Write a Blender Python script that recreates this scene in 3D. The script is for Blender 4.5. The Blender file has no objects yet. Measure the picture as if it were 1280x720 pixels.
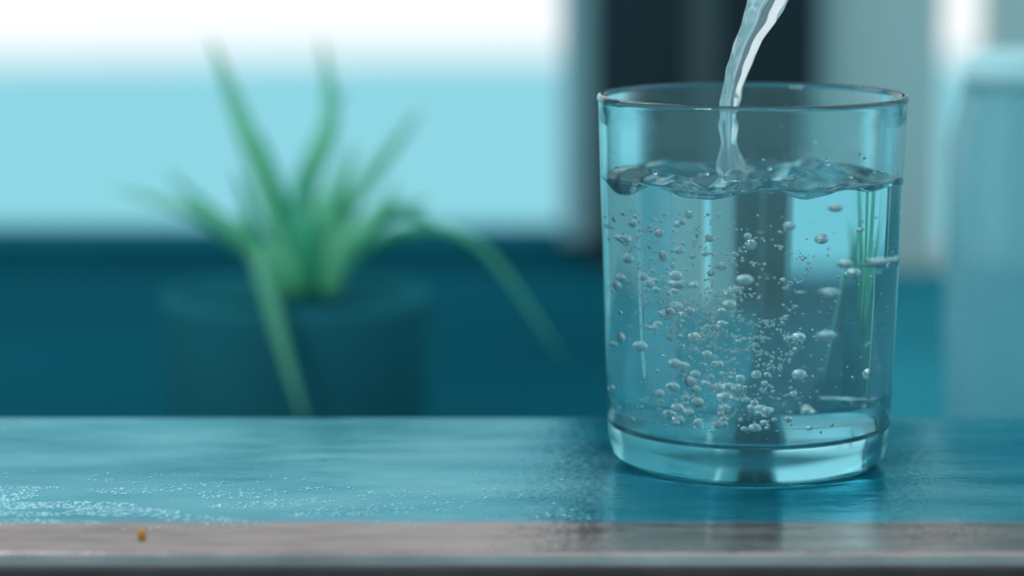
import bpy, bmesh, math, random
from mathutils import Vector, Matrix, noise
random.seed(11)
S = bpy.context.scene
C = S.collection
S.view_settings.view_transform = 'Standard'
F = 3600.0
T = 0.90                      # tabletop height
PITCH = math.atan(540/F)
CAM = Vector((0, 0, T+0.155))

def at(px, py, Y):
    a = (px-640)/F; b = (360-py)/F
    d = Vector((a, math.cos(PITCH)+b*math.sin(PITCH), -math.sin(PITCH)+b*math.cos(PITCH)))
    return CAM + d*(Y/d.y)

# ---------------------------------------------------------------- materials
def mat(name, col, rough=0.6, spec=0.5, var=0.0, scale=8.0, bump=0.0, metal=0.0, trans=0.0, transl=0.0):
    m = bpy.data.materials.new(name); m.use_nodes = True
    nt = m.node_tree; b = nt.nodes['Principled BSDF']
    b.inputs['Base Color'].default_value = (*col, 1)
    b.inputs['Roughness'].default_value = rough
    b.inputs['Specular IOR Level'].default_value = spec
    b.inputs['Metallic'].default_value = metal
    b.inputs['Transmission Weight'].default_value = trans
    tc = nt.nodes.new('ShaderNodeTexCoord')
    n = nt.nodes.new('ShaderNodeTexNoise'); n.inputs['Scale'].default_value = scale
    n.inputs['Detail'].default_value = 5
    nt.links.new(tc.outputs['Object'], n.inputs['Vector'])
    if var > 0:
        r = nt.nodes.new('ShaderNodeValToRGB')
        r.color_ramp.elements[0].position = .3; r.color_ramp.elements[1].position = .7
        r.color_ramp.elements[0].color = (*[c*(1-var) for c in col], 1)
        r.color_ramp.elements[1].color = (*[min(1, c*(1+var)) for c in col], 1)
        nt.links.new(n.outputs['Fac'], r.inputs['Fac'])
        nt.links.new(r.outputs['Color'], b.inputs['Base Color'])
    if bump > 0:
        bp = nt.nodes.new('ShaderNodeBump'); bp.inputs['Strength'].default_value = bump
        bp.inputs['Distance'].default_value = 0.002
        nt.links.new(n.outputs['Fac'], bp.inputs['Height'])
        nt.links.new(bp.outputs['Normal'], b.inputs['Normal'])
    if transl > 0:
        t = nt.nodes.new('ShaderNodeBsdfTranslucent'); t.inputs['Color'].default_value = (*[min(1, c*1.5) for c in col], 1)
        mx = nt.nodes.new('ShaderNodeMixShader'); mx.inputs[0].default_value = transl
        nt.links.new(b.outputs[0], mx.inputs[1]); nt.links.new(t.outputs[0], mx.inputs[2])
        nt.links.new(mx.outputs[0], nt.nodes['Material Output'].inputs[0])
    return m

def glassmat(name, col, ior, rough=0.0, white=0.0, wcol=(.85, .95, 1)):
    m = bpy.data.materials.new(name); m.use_nodes = True
    nt = m.node_tree; nt.nodes.clear()
    o = nt.nodes.new('ShaderNodeOutputMaterial'); g = nt.nodes.new('ShaderNodeBsdfGlass'); g.name = 'glass'
    g.inputs['Color'].default_value = (*col, 1); g.inputs['IOR'].default_value = ior
    g.inputs['Roughness'].default_value = rough
    if white > 0:
        d = nt.nodes.new('ShaderNodeBsdfDiffuse'); d.inputs['Color'].default_value = (*wcol, 1)
        t = nt.nodes.new('ShaderNodeBsdfTranslucent'); t.inputs['Color'].default_value = (*wcol, 1)
        a = nt.nodes.new('ShaderNodeMixShader'); a.inputs[0].default_value = .5
        nt.links.new(d.outputs[0], a.inputs[1]); nt.links.new(t.outputs[0], a.inputs[2])
        mx = nt.nodes.new('ShaderNodeMixShader'); mx.inputs[0].default_value = white
        nt.links.new(g.outputs[0], mx.inputs[1]); nt.links.new(a.outputs[0], mx.inputs[2])
        nt.links.new(mx.outputs[0], o.inputs[0])
    else:
        nt.links.new(g.outputs[0], o.inputs[0])
    return m

M = {}
M['glass'] = glassmat('clear_glass', (.90, .98, .99), 1.42, 0, .035, (.55, .95, 1))
M['water'] = glassmat('water', (.96, .995, 1), 1.33)
M['stream'] = glassmat('stream_water', (.97, 1, 1), 1.33, 0, .22)
M['bubble'] = glassmat('air_bubble', (1, 1, 1), 0.75, 0, .26, (1, 1, 1))
M['fizz'] = glassmat('fizz_bubble', (1, 1, 1), 0.75, 0, .5, (1, 1, 1))
M['jug'] = glassmat('jug_plastic', (.88, .98, 1), 1.15, 0.12, .25, (.62, .95, 1))
M['bead'] = mat('bead_water_glint', (.60, .90, .97), .10, 1.0)  # pale opaque colour stands in for glints on the spilled water
M['wall'] = mat('dark_teal_wall', (.010, .135, .190), 1, 0, .12, 3)
M['bench'] = mat('dark_counter', (.006, .096, .138), 1, 0, .12, 4)
M['bench2'] = mat('pale_counter', (.035, .27, .34), 1, 0, .12, 4)
M['column'] = mat('dark_column', (.032, .046, .056), .8, .1, .15, 4)
M['columnlite'] = mat('column_trim', (.09, .11, .12), .6, .3, .1, 4)
M['pale'] = mat('pale_wall', (.76, .83, .81), .9, .1, .05, 2)
M['frame'] = mat('window_frame', (.42, .64, .69), .6, .2, .05, 5)
M['floor'] = mat('floor_mat', (.03, .10, .13), .6, .3, .2, 5)
M['leaf'] = mat('leaf_green', (.22, .62, .47), .7, .1, .25, 30, transl=.55)
M['leafl'] = mat('leaf_light', (.38, .80, .54), .7, .1, .2, 30, transl=.6)
M['pot'] = mat('pot_mat', (.026, .195, .240), 1, 0, .08, 14, .1)
M['soil'] = mat('soil', (.012, .12, .15), .9, .0, .3, 60, .6)
M['crumb'] = mat('crumb', (.85, .33, .02), .6, .3, .3, 400)
M['cap'] = mat('jug_lid', (.62, .90, .94), .6, .3, .05, 5)

# tabletop: wet stone, teal, greyer along the front edge
m = bpy.data.materials.new('wet_table'); m.use_nodes = True; M['table'] = m
nt = m.node_tree; nt.nodes.clear()
out = nt.nodes.new('ShaderNodeOutputMaterial')
tc = nt.nodes.new('ShaderNodeTexCoord'); sx = nt.nodes.new('ShaderNodeSeparateXYZ')
nt.links.new(tc.outputs['Object'], sx.inputs[0])
def nz(sc, de, stretch=None):
    n = nt.nodes.new('ShaderNodeTexNoise'); n.inputs['Scale'].default_value = sc; n.inputs['Detail'].default_value = de
    if stretch:
        mpg = nt.nodes.new('ShaderNodeMapping'); mpg.inputs['Scale'].default_value = stretch
        nt.links.new(tc.outputs['Object'], mpg.inputs[0]); nt.links.new(mpg.outputs[0], n.inputs['Vector'])
    else: nt.links.new(tc.outputs['Object'], n.inputs['Vector'])
    return n
n1 = nz(40, 8, (.5, 1.3, 1)); n2 = nz(420, 6); n3 = nz(14, 5, (.6, 1.4, 1)); n4 = nz(160, 4, (.35, 1, 1))
mr = nt.nodes.new('ShaderNodeMapRange'); mr.interpolation_type = 'SMOOTHSTEP'
nt.links.new(sx.outputs['Y'], mr.inputs['Value']); MR = mr
def ramp(a, bcol, src, p0=.3, p1=.7):
    r = nt.nodes.new('ShaderNodeValToRGB'); r.color_ramp.elements[0].position = p0; r.color_ramp.elements[1].position = p1
    r.color_ramp.elements[0].color = (*a, 1); r.color_ramp.elements[1].color = (*bcol, 1)
    nt.links.new(src, r.inputs['Fac']); return r
def mixc(fac, a, b_):
    mx = nt.nodes.new('ShaderNodeMixRGB')
    nt.links.new(fac, mx.inputs['Fac']); nt.links.new(a, mx.inputs[1]); nt.links.new(b_, mx.inputs[2]); return mx.outputs['Color']
rg = ramp((.085, .064, .060), (.25, .205, .195), n4.outputs['Fac'])
rt = ramp((.004, .105, .165), (.012, .20, .28), n1.outputs['Fac'])
gg = ramp((.72, .65, .64), (.78, .72, .71), n1.outputs['Fac']); gt = ramp((.22, .68, .78), (.42, .86, .93), n1.outputs['Fac'])
d_ = nt.nodes.new('ShaderNodeBsdfDiffuse'); g_ = nt.nodes.new('ShaderNodeBsdfGlossy')
nt.links.new(mixc(mr.outputs['Result'], rg.outputs[0], rt.outputs[0]), d_.inputs['Color'])
nt.links.new(mixc(mr.outputs['Result'], gg.outputs[0], gt.outputs[0]), g_.inputs['Color'])
rr = ramp((.07, .07, .07), (.28, .28, .28), n3.outputs['Fac'], .38, .62); nt.links.new(rr.outputs[0], g_.inputs['Roughness'])
bp = nt.nodes.new('ShaderNodeBump'); bp.inputs['Strength'].default_value = .3; bp.inputs['Distance'].default_value = .0004
nt.links.new(n2.outputs['Fac'], bp.inputs['Height'])
bp2 = nt.nodes.new('ShaderNodeBump'); bp2.inputs['Strength'].default_value = .25; bp2.inputs['Distance'].default_value = .0015
nt.links.new(n4.outputs['Fac'], bp2.inputs['Height']); nt.links.new(bp.outputs['Normal'], bp2.inputs['Normal'])
nt.links.new(bp2.outputs['Normal'], g_.inputs['Normal']); nt.links.new(bp.outputs['Normal'], d_.inputs['Normal'])
ms = nt.nodes.new('ShaderNodeMixShader')
fr = ramp((.26, .26, .26), (.50, .50, .50), n3.outputs['Fac'], .35, .65); nt.links.new(fr.outputs[0], ms.inputs[0])
nt.links.new(d_.outputs[0], ms.inputs[1]); nt.links.new(g_.outputs[0], ms.inputs[2]); nt.links.new(ms.outputs[0], out.inputs[0])
M['tedge'] = mat('table_edge', (.05, .035, .035), .5, .4, .3, 80)

# ---------------------------------------------------------------- helpers
def link(name, bm, m, parent=None, smooth=False):
    me = bpy.data.meshes.new(name); bm.normal_update(); bm.to_mesh(me); bm.free()
    me.materials.append(m)
    if smooth:
        for p in me.polygons: p.use_smooth = True
    o = bpy.data.objects.new(name, me); C.objects.link(o)
    if parent: o.parent = parent; o.matrix_parent_inverse = Matrix.Translation(parent.location).inverted()
    return o
def tag(o, label, cat, group=None, kind=None):
    o['label'] = label; o['category'] = cat
    if group: o['group'] = group
    if kind: o['kind'] = kind
    return o
def thing(name, loc, label, cat, group=None):
    o = bpy.data.objects.new(name, None); C.objects.link(o); o.location = loc
    o.empty_display_size = .02
    return tag(o, label, cat, group)
def box(bm, x0, x1, y0, y1, z0, z1, bev=0, seg=3):
    r = bmesh.ops.create_cube(bm, size=1)
    vs = r['verts']
    for v in vs:
        v.co = Vector(((x0+x1)/2+v.co.x*(x1-x0), (y0+y1)/2+v.co.y*(y1-y0), (z0+z1)/2+v.co.z*(z1-z0)))
    if bev:
        es = set(e for v in vs for e in v.link_edges)
        bmesh.ops.bevel(bm, geom=list(es), offset=bev, segments=seg, affect='EDGES', profile=.5)
def lathe(bm, prof, n=96, cx=0, cy=0, cz=0, flute=0, nf=14):
    rings = []
    for r, z in prof:
        if r < 1e-6: rings.append([bm.verts.new((cx, cy, cz+z))])
        else:
            ring = []
            for i in range(n):
                a = 2*math.pi*i/n; q = r*(1+flute*math.cos(nf*a))
                ring.append(bm.verts.new((cx+q*math.cos(a), cy+q*math.sin(a), cz+z)))
            rings.append(ring)
    for a, b_ in zip(rings, rings[1:]):
        for i in range(n):
            j = (i+1) % n
            if len(a) == 1: bm.faces.new((a[0], b_[j], b_[i]))
            elif len(b_) == 1: bm.faces.new((a[i], a[j], b_[0]))
            else: bm.faces.new((a[i], a[j], b_[j], b_[i]))
    bmesh.ops.recalc_face_normals(bm, faces=bm.faces)
def struct(name, bm, m):
    o = link(name, bm, m); o['kind'] = 'structure'; return o
class Spheres:
    """collects many small spheres quickly into one mesh"""
    def __init__(s, sub):
        b_ = bmesh.new(); bmesh.ops.create_icosphere(b_, subdivisions=sub, radius=1)
        b_.verts.ensure_lookup_table()
        s.v = [v.co.copy() for v in b_.verts]; s.f = [[v.index for v in f.verts] for f in b_.faces]; b_.free()
        s.V = []; s.Fc = []
    def add(s, c, r, sz=1, sx_=1):
        o = len(s.V); s.V += [(c[0]+v.x*r*sx_, c[1]+v.y*r, c[2]+v.z*r*sz) for v in s.v]
        s.Fc += [[i+o for i in f] for f in s.f]
    def build(s, name, m):
        me = bpy.data.meshes.new(name); me.from_pydata(s.V, [], s.Fc); me.materials.append(m)
        for p in me.polygons: p.use_smooth = True
        o = bpy.data.objects.new(name, me); C.objects.link(o); return o

# ---------------------------------------------------------------- setting
WY = 1.70
def X(px, Y=WY): return at(px, 360, Y).x
sill_z = at(350, 302, WY).z
bm = bmesh.new(); box(bm, -2, 2, -.6, 2.0, -.03, 0); struct('floor', bm, M['floor'])
wx0, wx1 = -0.62, X(703)
bm = bmesh.new()
box(bm, -1.4, wx0, WY, WY+.08, 0, 1.9)
box(bm, wx0, X(744), WY, WY+.08, 0, sill_z)
box(bm, wx0, X(744), WY, WY+.08, 1.6, 1.9)
struct('wall_back', bm, M['wall'])
bm = bmesh.new()
box(bm, wx1, X(744), WY-.01, WY+.08, sill_z+.0005, 1.6, .003)
box(bm, wx0-.03, wx0, WY-.01, WY+.08, sill_z+.0005, 1.6, .003)
box(bm, wx0, wx1, WY+.03, WY+.06, 1.57, 1.6, .002)
w = struct('window_1', bm, M['frame'])
bm = bmesh.new()
box(bm, X(744), X(1012), WY-.03, WY+.08, 0, 1.9)
struct('wall_right', bm, M['column'])
bm = bmesh.new(); box(bm, X(852), X(892), WY-.036, WY-.03, 0, 1.9); struct('trim_1', bm, M['columnlite'])
bm = bmesh.new()
box(bm, X(1012), X(1170), WY, WY+.08, 0, 1.9)
box(bm, X(1245), 1.4, WY, WY+.08, 0, 1.9)
box(bm, X(1170), X(1245), WY, WY+.08, 0, at(1200, 330, WY).z)
struct('wall_side', bm, M['pale'])

# lower counters behind the bar
bz = T-0.083
xs = .118
t = thing('counter', (-.4, 1.25, 0), 'long dark teal lower counter under the bright window, carrying the potted plant', 'counter')
bm = bmesh.new(); box(bm, -.9, xs-.0005, .86, WY-.04, bz-.03, bz, .001); link('countertop', bm, M['bench'], t)
bm = bmesh.new(); box(bm, -.88, xs-.001, .90, WY-.05, 0, bz-.03); link('cabinet_body', bm, M['bench'], t)
t = thing('counter', (.5, 1.25, 0), 'paler teal counter at the right behind the drinking glass, carrying the water jug', 'counter')
bm = bmesh.new(); box(bm, xs+.0005, .9, .86, WY-.04, bz-.03, bz, .001); link('countertop', bm, M['bench2'], t)
bm = bmesh.new(); box(bm, xs+.001, .88, .90, WY-.05, 0, bz-.03); link('cabinet_body', bm, M['bench2'], t)

# bar top
yb = CAM.z-T
def ydist(py):
    a = math.tan(PITCH+math.atan((py-360)/F)); return yb/a
y_back, y_front = ydist(520), ydist(693)
yc = (y_back+y_front)/2
MR.inputs['From Min'].default_value = ydist(657); MR.inputs['From Max'].default_value = ydist(648)
t = thing('table', (0, yc, 0), 'wet glossy teal tabletop with grey front carrying the glass of water', 'table')
bm = bmesh.new(); box(bm, -.9, .9, y_front, y_back, T-.03, T, .003, 6); link('tabletop', bm, M['table'], t, True)
bm = bmesh.new(); box(bm, -.88, .88, y_front+.02, y_back-.02, 0, T-.03); link('base_panel', bm, M['tedge'], t)
bm = bmesh.new(); box(bm, -.9, .9, y_front-.003, y_front-.0001, T-.03, T-.0025, .0008); link('edge_band', bm, M['tedge'], t)

# ---------------------------------------------------------------- glass
GY = ydist(575)
gx = at(935, 575, GY).x
k = GY/F
RO, RB = 193*k, 177*k
H = at(937, 118, GY).z - T
print('glass', GY, RO, H, y_front, y_back)
def rout(z):
    return RB+(RO-RB)*(max(z, 0)/H)**.9
wt = .0017; base = .0092
prof = [(0, .0012), (RB*.80, .0012), (RB*.86, .0000), (RB*.93, .0006), (RB*.975, .0026), (rout(.007)*.998, .007)]
for i in range(1, 25):
    z = .007+(H-.0022-.007)*i/24; prof.append((rout(z), z))
prof += [(RO+.0003, H-.0012), (RO+.0001, H-.0004), (RO-.0006, H), (RO-.0013, H-.0003), (RO-.0017, H-.0014)]
for i in range(1, 22):
    z = H-.004-(H-.004-base-.006)*i/21; prof.append((rout(z)-wt, z))
ri = rout(base+.004)-wt
prof += [(ri-.0008, base+.0028), (ri-.0030, base+.0008), (ri-.007, base), (0, base-.0006)]
# softer, slightly frosted look through the thick base
nt = M['glass'].node_tree
tc = nt.nodes.new('ShaderNodeTexCoord'); sx = nt.nodes.new('ShaderNodeSeparateXYZ'); nt.links.new(tc.outputs['Object'], sx.inputs[0])
mp = nt.nodes.new('ShaderNodeMapRange'); nt.links.new(sx.outputs['Z'], mp.inputs['Value'])
mp.inputs['From Min'].default_value = T+base-.0002; mp.inputs['From Max'].default_value = T+base+.002
mp.inputs['To Min'].default_value = .12; mp.inputs['To Max'].default_value = 0
nt.links.new(mp.outputs[0], nt.nodes['glass'].inputs['Roughness'])
mp2 = nt.nodes.new('ShaderNodeMapRange'); nt.links.new(sx.outputs['Z'], mp2.inputs['Value'])
mp2.inputs['From Min'].default_value = T+base-.0002; mp2.inputs['From Max'].default_value = T+base+.002
mc = nt.nodes.new('ShaderNodeMixRGB'); mc.inputs[1].default_value = (.50, .84, .90, 1); mc.inputs[2].default_value = (.90, .98, .99, 1)
nt.links.new(mp2.outputs[0], mc.inputs['Fac']); nt.links.new(mc.outputs[0], nt.nodes['glass'].inputs['Color'])

g = thing('drinking_glass', (gx, GY, T), 'clear straight sided drinking glass with thick base, filled by a falling stream', 'drinking glass')
bm = bmesh.new(); lathe(bm, prof, 144, gx, GY, T+.0002); link('glass_body', bm, M['glass'], g, True)

# water body
WZ = at(937, 224, GY).z - T
sxl = at(918, 200, GY).x-gx        # where the stream lands
syl = -.004
def rin(z): return rout(z)-wt
rt_ = rout(WZ)-wt+.00025
def wave(x, y):
    r = math.hypot(x-sxl, y-syl)
    h = .0036*noise.noise(Vector((x*70, y*70, 1.3)))+.0012*noise.noise(Vector((x*160, y*160, 4.1)))
    h += .0022*math.cos(r*380)*math.exp(-r*50)
    h += .0030*math.exp(-((x-.020)/.010)**2-((y-.012)/.012)**2)
    e = min(1, max(0, (rt_-math.hypot(x, y))/.009)); e = e*e*(3-2*e)
    return h*(.30+.70*e)+.0009*(1-e)
bm = bmesh.new()
n = 160; rings = []
eps = .00025
zs = [base-.0003, base+.0008-.0002, base+.0028, base+.005] + [base+.005+(WZ-base-.006)*i/16 for i in range(1, 17)]
rad = [ri-.0068, ri-.0030+eps, ri-.0008+eps, rout(base+.005)-wt+eps] + [rout(z)-wt+eps for z in zs[4:]]
c0 = bm.verts.new((0, 0, base-.0009))
top = [(rt_, -.0004), (rt_, 0), (rt_-.00015, .0001), (rt_-.0007, -.0002)]
def ringv(r, zf):
    out_ = []
    for i in range(n):
        a = 2*math.pi*i/n; x, y = r*math.cos(a), r*math.sin(a); out_.append(bm.verts.new((x, y, zf(x, y))))
    return out_
for r, z in zip(rad[:-2], zs[:-2]): rings.append(ringv(r, lambda x, y, z=z: z))
for r, dz in top: rings.append(ringv(r, lambda x, y, dz=dz: WZ+wave(x, y)+dz))
r_in = rt_-.0007
for q in range(1, 70):
    rings.append(ringv(r_in*(1-q/70), lambda x, y: WZ-.0003+wave(x, y)))
c1 = bm.verts.new((0, 0, WZ-.0003+wave(0, 0)))
for i in range(n): bm.faces.new((c0, rings[0][(i+1) % n], rings[0][i]))
for a, b_ in zip(rings, rings[1:]):
    for i in range(n):
        j = (i+1) % n; bm.faces.new((a[i], a[j], b_[j], b_[i]))
for i in range(n): bm.faces.new((rings[-1][i], rings[-1][(i+1) % n], c1))
bmesh.ops.recalc_face_normals(bm, faces=bm.faces)
bmesh.ops.translate(bm, verts=bm.verts, vec=(gx, GY, T+.0002))
wo = link('water', bm, M['water'], None, True)
tag(wo, 'clear churning water with a rippled surface inside the drinking glass', 'water')

# falling stream
pts = [(985, -90, 32), (970, -30, 29), (956, 10, 24), (936, 55, 18), (921, 95, 14), (912, 135, 11), (911, 175, 10), (916, 230, 14)]
bm = bmesh.new(); rings = []; n = 40
def cat(P, u):
    i = min(int(u), len(P)-2); f_ = u-i
    p0 = P[max(i-1, 0)]; p1 = P[i]; p2 = P[i+1]; p3 = P[min(i+2, len(P)-1)]
    return [0.5*((2*b1)+(-a1+c1_)*f_+(2*a1-5*b1+4*c1_-d1)*f_*f_+(-a1+3*b1-3*c1_+d1)*f_**3) for a1, b1, c1_, d1 in zip(p0, p1, p2, p3)]
for s in range(121):
    u = s/120*(len(pts)-1)
    px, py, w_ = cat(pts, u)
    p = at(px, py, GY+syl); r = w_*k
    amp = 1+.9*max(0, u-4)/3
    r *= 1+.22*max(0, u-4)/3*math.sin(u*7)
    ring = []
    for i in range(n):
        a = 2*math.pi*i/n; tw = u*.5
        rr_ = r*(1+amp*(.10*math.cos(2*(a+tw))+.10*math.cos(3*a-1.4*tw)+.05*math.cos(5*a+2*tw)+.14*noise.noise(Vector((math.cos(a)*1.3, math.sin(a)*1.3, u*1.9)))))
        ring.append(bm.verts.new((p.x+rr_*math.cos(a), p.y+rr_*.6*math.sin(a), p.z)))
    rings.append(ring)
for a, b_ in zip(rings, rings[1:]):
    for i in range(n):
        j = (i+1) % n; bm.faces.new((a[i], a[j], b_[j], b_[i]))
bm.faces.new(rings[0]); bm.faces.new(rings[-1])
bmesh.ops.recalc_face_normals(bm, faces=bm.faces)
so = link('water_stream', bm, M['stream'], None, True)
tag(so, 'twisting stream of clear water pouring down into the drinking glass', 'water stream')

# bubbles ---------------------------------------------------------
placed = []
def spot(big):
    for _ in range(400):
        u = random.random()
        if u < .60:
            z = random.uniform(base+.003, WZ-.006)
            x = random.gauss(-.015+.009*math.sin(z*75), .008); y = random.gauss(-.014, .010)
        elif u < .72:
            z = base+.003+abs(random.gauss(0, .012)); x = random.gauss(-.008, .016); y = random.gauss(-.014, .012)
        else:
            z = random.uniform(base+.003, WZ-.007); a = random.uniform(0, 6.283); q = rin(z)*math.sqrt(random.random())
            x, y = q*math.cos(a), q*math.sin(a)
        r = random.choice([.0004, .0005, .0006, .0007, .0009, .0012, .0015]) if big else random.uniform(.00014, .00038)
        if math.hypot(x, y) > rin(z)-r-.001: continue
        if big and any((Vector((x, y, z))-p).length < r+q_+.0003 for p, q_ in placed): continue
        if big: placed.append((Vector((x, y, z)), r))
        return x, y, z, r
bm = bmesh.new(); bmesh.ops.create_icosphere(bm, subdivisions=3, radius=.001)
for v in bm.verts: v.co.z *= .9
b0 = link('air_bubble', bm, M['bubble'], None, True)
tag(b0, 'round air bubble suspended in the water of the drinking glass', 'bubble', 'air bubbles in the glass of water')
for i in range(250):
    x, y, z, r = spot(True)
    o = b0 if i == 0 else b0.copy()
    if i: C.objects.link(o)
    o.location = (gx+x, GY+y, T+z); o.scale = (r/.001,)*3
sp = Spheres(2)
for i in range(800):
    x, y, z, r = spot(False); sp.add((gx+x, GY+y, T+z), r)
for q in range(16):      # swirling curls of fizz under the surface
    x0 = random.uniform(-.028, .012); z0 = random.uniform(WZ-.040, WZ-.008); y0 = random.uniform(-.026, .0); ph_ = random.uniform(0, 6); R0 = random.uniform(.003, .006)
    for i in range(50):
        a = ph_+i*.07; rr_ = R0+.00006*i
        x = x0+rr_*math.cos(a)+random.gauss(0, .0005); z = z0+rr_*math.sin(a)*.8+random.gauss(0, .0005)
        if math.hypot(x, y0) < rin(z)-.0015 and z < WZ-.005 and z > base+.002: sp.add((gx+x, GY+y0+i*.00003, T+z), random.uniform(.00014, .0004))
fo = sp.build('fizz', M['fizz'])
tag(fo, 'cloud of tiny air bubbles swirling through the water in the glass', 'bubbles', kind='stuff')

# droplets clinging inside rim
bm = bmesh.new(); bmesh.ops.create_icosphere(bm, subdivisions=3, radius=.001)
d0 = link('water_droplet', bm, M['water'], None, True)
tag(d0, 'water droplet clinging to the inner wall above the water line', 'droplet', 'droplets inside the glass rim')
for i in range(22):
    o = d0 if i == 0 else d0.copy()
    if i: C.objects.link(o)
    a = random.uniform(0, 6.283); z = random.uniform(WZ+.005, H-.018) if i > 12 else random.uniform(WZ+.004, WZ+.01)
    q = rin(z)-.0003; s = random.uniform(.25, .6)
    o.location = (gx+q*math.cos(a), GY+q*math.sin(a), T+z); o.scale = (s, s, s*1.2)

# spilled water beads on tabletop, left
sp = Spheres(1)
for i in range(6500):
    px = -60+abs(random.gauss(0, 1))*280; py = random.gauss(632, 16)
    if py > 662 or py < 585 or px > 740: continue
    if noise.noise(Vector((px*.010+py*.03, py*.11, 3))) < .0: continue
    Y = ydist(py); p = at(px, py, Y); sp.add((p.x, p.y, T+.00003), random.uniform(.00006, .00022), .8, random.uniform(1.2, 3.5))
o = sp.build('spilled_water', M['bead'])
tag(o, 'fine pale streaks of spilled water on the left front of the tabletop', 'water beads', kind='stuff')

# crumb
p = at(178, 671, ydist(671))
bm = bmesh.new(); bmesh.ops.create_icosphere(bm, subdivisions=3, radius=.0010)
for v in bm.verts: v.co *= 1+.45*noise.noise(v.co*1500)
bmesh.ops.translate(bm, verts=bm.verts, vec=(p.x, p.y, T+.0007))
tag(link('crumb', bm, M['crumb'], None, True), 'tiny orange crumb on the front left of the tabletop', 'crumb')

# ---------------------------------------------------------------- potted plant
PY = 1.15
pc = at(372, 500, PY); kp = PY/F
pl = thing('potted_plant', (pc.x, PY, bz), 'blurred potted plant with long pointed green leaves in front of the window', 'potted plant')
ph = at(372, 365, PY).z-bz
R1 = 160*kp; R2 = 168*kp
bm = bmesh.new()
lathe(bm, [(0, 0), (R1*.96, 0), (R1, .003), (R2, ph-.006), (R2+.0008, ph-.002), (R2, ph), (R2-.003, ph), (R2-.004, ph-.008), (R2-.005, ph-.02), (R1-.005, .01), (0, .01)], 64, pc.x, PY, bz)
link('pot', bm, M['pot'], pl, True)
bm = bmesh.new(); lathe(bm, [(0, ph-.001), (R2*.5, ph-.0015), (R2-.0035, ph-.002), (R2-.0055, ph-.018), (0, ph-.018)], 48, pc.x, PY, bz)
for v in bm.verts: v.co.z += .001*noise.noise(v.co*150)
link('soil', bm, M['soil'], pl)
def leaf(P, w, m, dy=(0, 0, 0)):
    Q = [at(a, b_, PY+d) for (a, b_), d in zip(P, dy)]
    bm = bmesh.new(); rows = []
    N = 26
    for s in range(N+1):
        u = s/N*(len(Q)-1); c = Vector(cat([tuple(q) for q in Q], u)); c2 = Vector(cat([tuple(q) for q in Q], min(u+.02, len(Q)-1.0001)))
        d = (c2-c)
        if d.length < 1e-7: d = Vector((0, 0, 1))
        d.normalize(); side = d.cross(Vector((0, 1, 0)))
        if side.length < .05: side = Vector((1, 0, 0))
        side.normalize(); side = (side+Vector((0, .35, 0))).normalized(); nn = side.cross(d).normalized()
        tt = s/N; ww = .9*w*kp*.5*(0.55+.8*tt if tt < .35 else (.83*(1-((tt-.35)/.65)**1.5)))+.0001
        th = .0006*(1-tt)+.0002
        rows.append([bm.verts.new(v) for v in (c-side*ww+nn*.25*ww, c-nn*th*.2, c+side*ww+nn*.25*ww, c+nn*(-th-.08*ww))])
    for a, b_ in zip(rows, rows[1:]):
        for i in range(4): bm.faces.new((a[i], a[(i+1) % 4], b_[(i+1) % 4], b_[i]))
    bm.faces.new(rows[0]); bm.faces.new(rows[-1])
    bmesh.ops.recalc_face_normals(bm, faces=bm.faces)
    link('leaf', bm, m, pl, True)
L, Ll = M['leaf'], M['leafl']
leaf([(372, 378), (335, 240), (300, 150), (262, 42)], 50, Ll, (0, -.01, -.015, -.02))
leaf([(385, 378), (380, 240), (412, 150), (401, 42)], 44, Ll, (0, .01, .01, .02))
leaf([(380, 378), (372, 250), (395, 180), (432, 108)], 28, L, (0, .01, .015, .02))
leaf([(360, 378), (300, 300), (230, 262), (138, 236)], 32, Ll, (0, -.02, -.03, -.04))
leaf([(360, 378), (320, 310), (268, 270), (206, 212)], 34, L, (0, -.01, -.02, -.02))
leaf([(400, 378), (430, 270), (478, 200), (528, 135)], 34, Ll, (0, .01, .02, .03))
leaf([(400, 378), (450, 290), (500, 262), (570, 300)], 34, L, (0, -.02, -.03, -.04))
leaf([(400, 378), (470, 300), (590, 300), (705, 450)], 24, L, (0, -.02, -.045, -.06))
leaf([(370, 378), (325, 310), (350, 420), (382, 530)], 34, Ll, (0, -.05, -.068, -.070))
leaf([(395, 378), (360, 290), (345, 230), (325, 165)], 36, L, (0, -.01, -.02, -.02))
leaf([(380, 378), (400, 280), (425, 225), (445, 180)], 40, Ll, (0, -.02, -.03, -.03))
leaf([(365, 378), (330, 320), (290, 300), (245, 265)], 38, L, (0, .02, .03, .03))
leaf([(400, 378), (440, 300), (480, 270), (540, 250)], 38, L, (0, .02, .02, .03))
leaf([(390, 378), (380, 300), (375, 260), (378, 200)], 54, L, (0, -.03, -.03, -.03))
leaf([(405, 378), (430, 310), (462, 280), (500, 225)], 44, Ll, (0, -.03, -.04, -.04))
leaf([(350, 378), (315, 300), (310, 260), (292, 210)], 36, L, (0, 0, 0, 0))
leaf([(395, 378), (410, 310), (425, 280), (430, 240)], 56, L, (0, .01, .01, .01))

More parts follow.
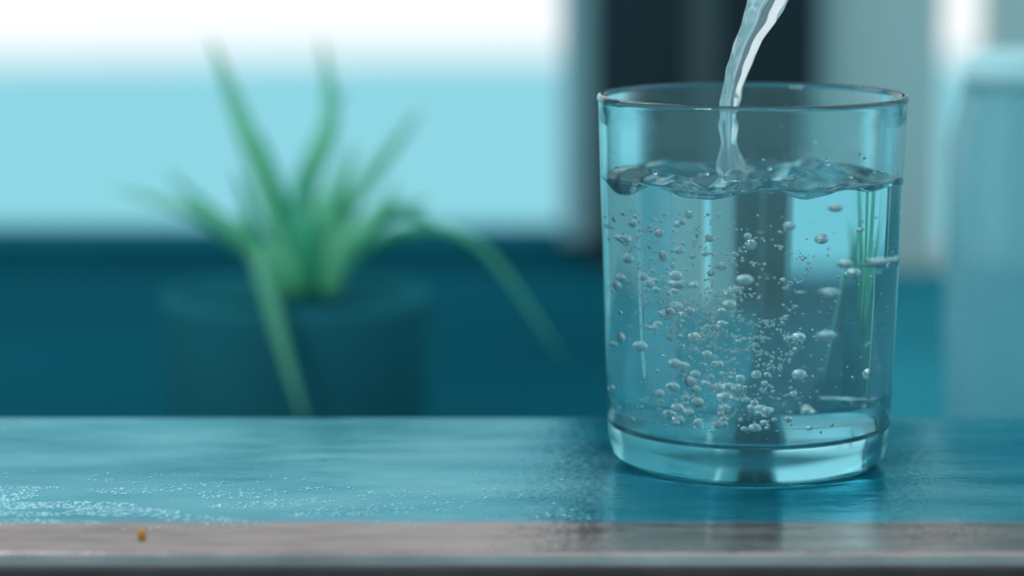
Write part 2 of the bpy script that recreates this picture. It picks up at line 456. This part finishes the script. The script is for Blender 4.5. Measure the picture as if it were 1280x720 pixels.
# ---------------------------------------------------------------- jug at right
JY = 1.08; jc = at(1272, 500, JY); kj = JY/F
j = thing('water_jug', (jc.x, JY, bz), 'large blurred pale translucent water jug at the right behind the drinking glass', 'jug')
jh = at(1272, 100, JY).z-bz; jr = 94*kj
bm = bmesh.new()
lathe(bm, [(0, 0), (jr*.88, 0), (jr*.93, .003), (jr, jh*.55), (jr*.99, jh*.85), (jr*.86, jh*.95), (jr*.80, jh), (jr*.80-.002, jh), (jr*.86-.002, jh*.945), (jr*.985-.002, jh*.84), (jr-.002, jh*.55), (jr*.92-.002, .006), (0, .006)], 160, jc.x, JY, bz, .03, 12)
link('jug_body', bm, M['jug'], j, True)
bm = bmesh.new(); lathe(bm, [(0, jh+.012), (jr*.6, jh+.011), (jr*.82, jh+.008), (jr*.84, jh+.001), (jr*.84, jh), (0, jh)], 64, jc.x, JY, bz)
link('lid', bm, M['cap'], j, True)
bm = bmesh.new()
hp = [Vector((jc.x+jr*.93, JY, bz+jh*.88)), Vector((jc.x+jr*1.5, JY, bz+jh*.86)), Vector((jc.x+jr*1.6, JY, bz+jh*.6)), Vector((jc.x+jr*1.4, JY, bz+jh*.35)), Vector((jc.x+jr*.97, JY, bz+jh*.3))]
rows = []
for s in range(41):
    u = s/40*4; c = Vector(cat([tuple(q) for q in hp], u)); c2 = Vector(cat([tuple(q) for q in hp], min(u+.02, 3.9999)))
    d = c2-c; d = d.normalized() if d.length > 1e-7 else Vector((-1, 0, 0)); sd = d.cross(Vector((0, 1, 0))).normalized()
    rows.append([bm.verts.new(c+sd*.0035*math.cos(a*math.pi/6)+Vector((0, .006*math.sin(a*math.pi/6), 0))) for a in range(12)])
for a, b_ in zip(rows, rows[1:]):
    for i in range(12): bm.faces.new((a[i], a[(i+1) % 12], b_[(i+1) % 12], b_[i]))
bm.faces.new(rows[0]); bm.faces.new(rows[-1]); bmesh.ops.recalc_face_normals(bm, faces=bm.faces)
link('handle', bm, M['cap'], j, True)

# ---------------------------------------------------------------- world
wd = bpy.data.worlds.new('sky'); S.world = wd; wd.use_nodes = True
nt = wd.node_tree; bg = nt.nodes['Background']
tc = nt.nodes.new('ShaderNodeTexCoord'); sx = nt.nodes.new('ShaderNodeSeparateXYZ'); nt.links.new(tc.outputs['Generated'], sx.inputs[0])
r = nt.nodes.new('ShaderNodeMapRange'); r.interpolation_type = 'SMOOTHSTEP'
r.inputs['From Min'].default_value = -.071; r.inputs['From Max'].default_value = -.066
nt.links.new(sx.outputs['Z'], r.inputs['Value'])
m1 = nt.nodes.new('ShaderNodeMixRGB'); m1.inputs[1].default_value = (.275, .68, .785, 1); m1.inputs[2].default_value = (1.0, 1.04, 1.06, 1)
nt.links.new(r.outputs['Result'], m1.inputs['Fac'])
r2 = nt.nodes.new('ShaderNodeMapRange'); r2.interpolation_type = 'SMOOTHSTEP'
r2.inputs['From Min'].default_value = -.3; r2.inputs['From Max'].default_value = .5
nt.links.new(sx.outputs['Y'], r2.inputs['Value'])
m2 = nt.nodes.new('ShaderNodeMixRGB'); m2.inputs[1].default_value = (.30, .56, .62, 1)
nt.links.new(r2.outputs['Result'], m2.inputs['Fac']); nt.links.new(m1.outputs['Color'], m2.inputs[2])
nt.links.new(m2.outputs['Color'], bg.inputs['Color']); bg.inputs['Strength'].default_value = 1.0

def area(name, loc, target, size, power, col):
    l = bpy.data.lights.new(name, 'AREA'); l.size = size; l.energy = power; l.color = col
    o = bpy.data.objects.new(name, l); C.objects.link(o); o.location = loc
    o.rotation_euler = (Vector(target)-Vector(loc)).to_track_quat('-Z', 'Y').to_euler()
area('window_light', (-.5, 1.5, 1.75), (0, .75, .95), .4, 2.0, (.85, .97, 1))
area('added_fill', (-.7, -.1, 1.6), (gx, GY, .95), .25, 4.0, (.9, .98, 1))  # added fill from behind the camera, not a lamp of the room

cam = bpy.data.cameras.new('camera'); co = bpy.data.objects.new('camera', cam); C.objects.link(co)
co.location = CAM; co.rotation_euler = (math.pi/2-PITCH, 0, 0)
cam.sensor_width = 36; cam.lens = F/1280*36; cam.clip_start = .01
cam.dof.use_dof = True; cam.dof.focus_distance = GY-.02; cam.dof.aperture_fstop = 6.0
S.camera = co
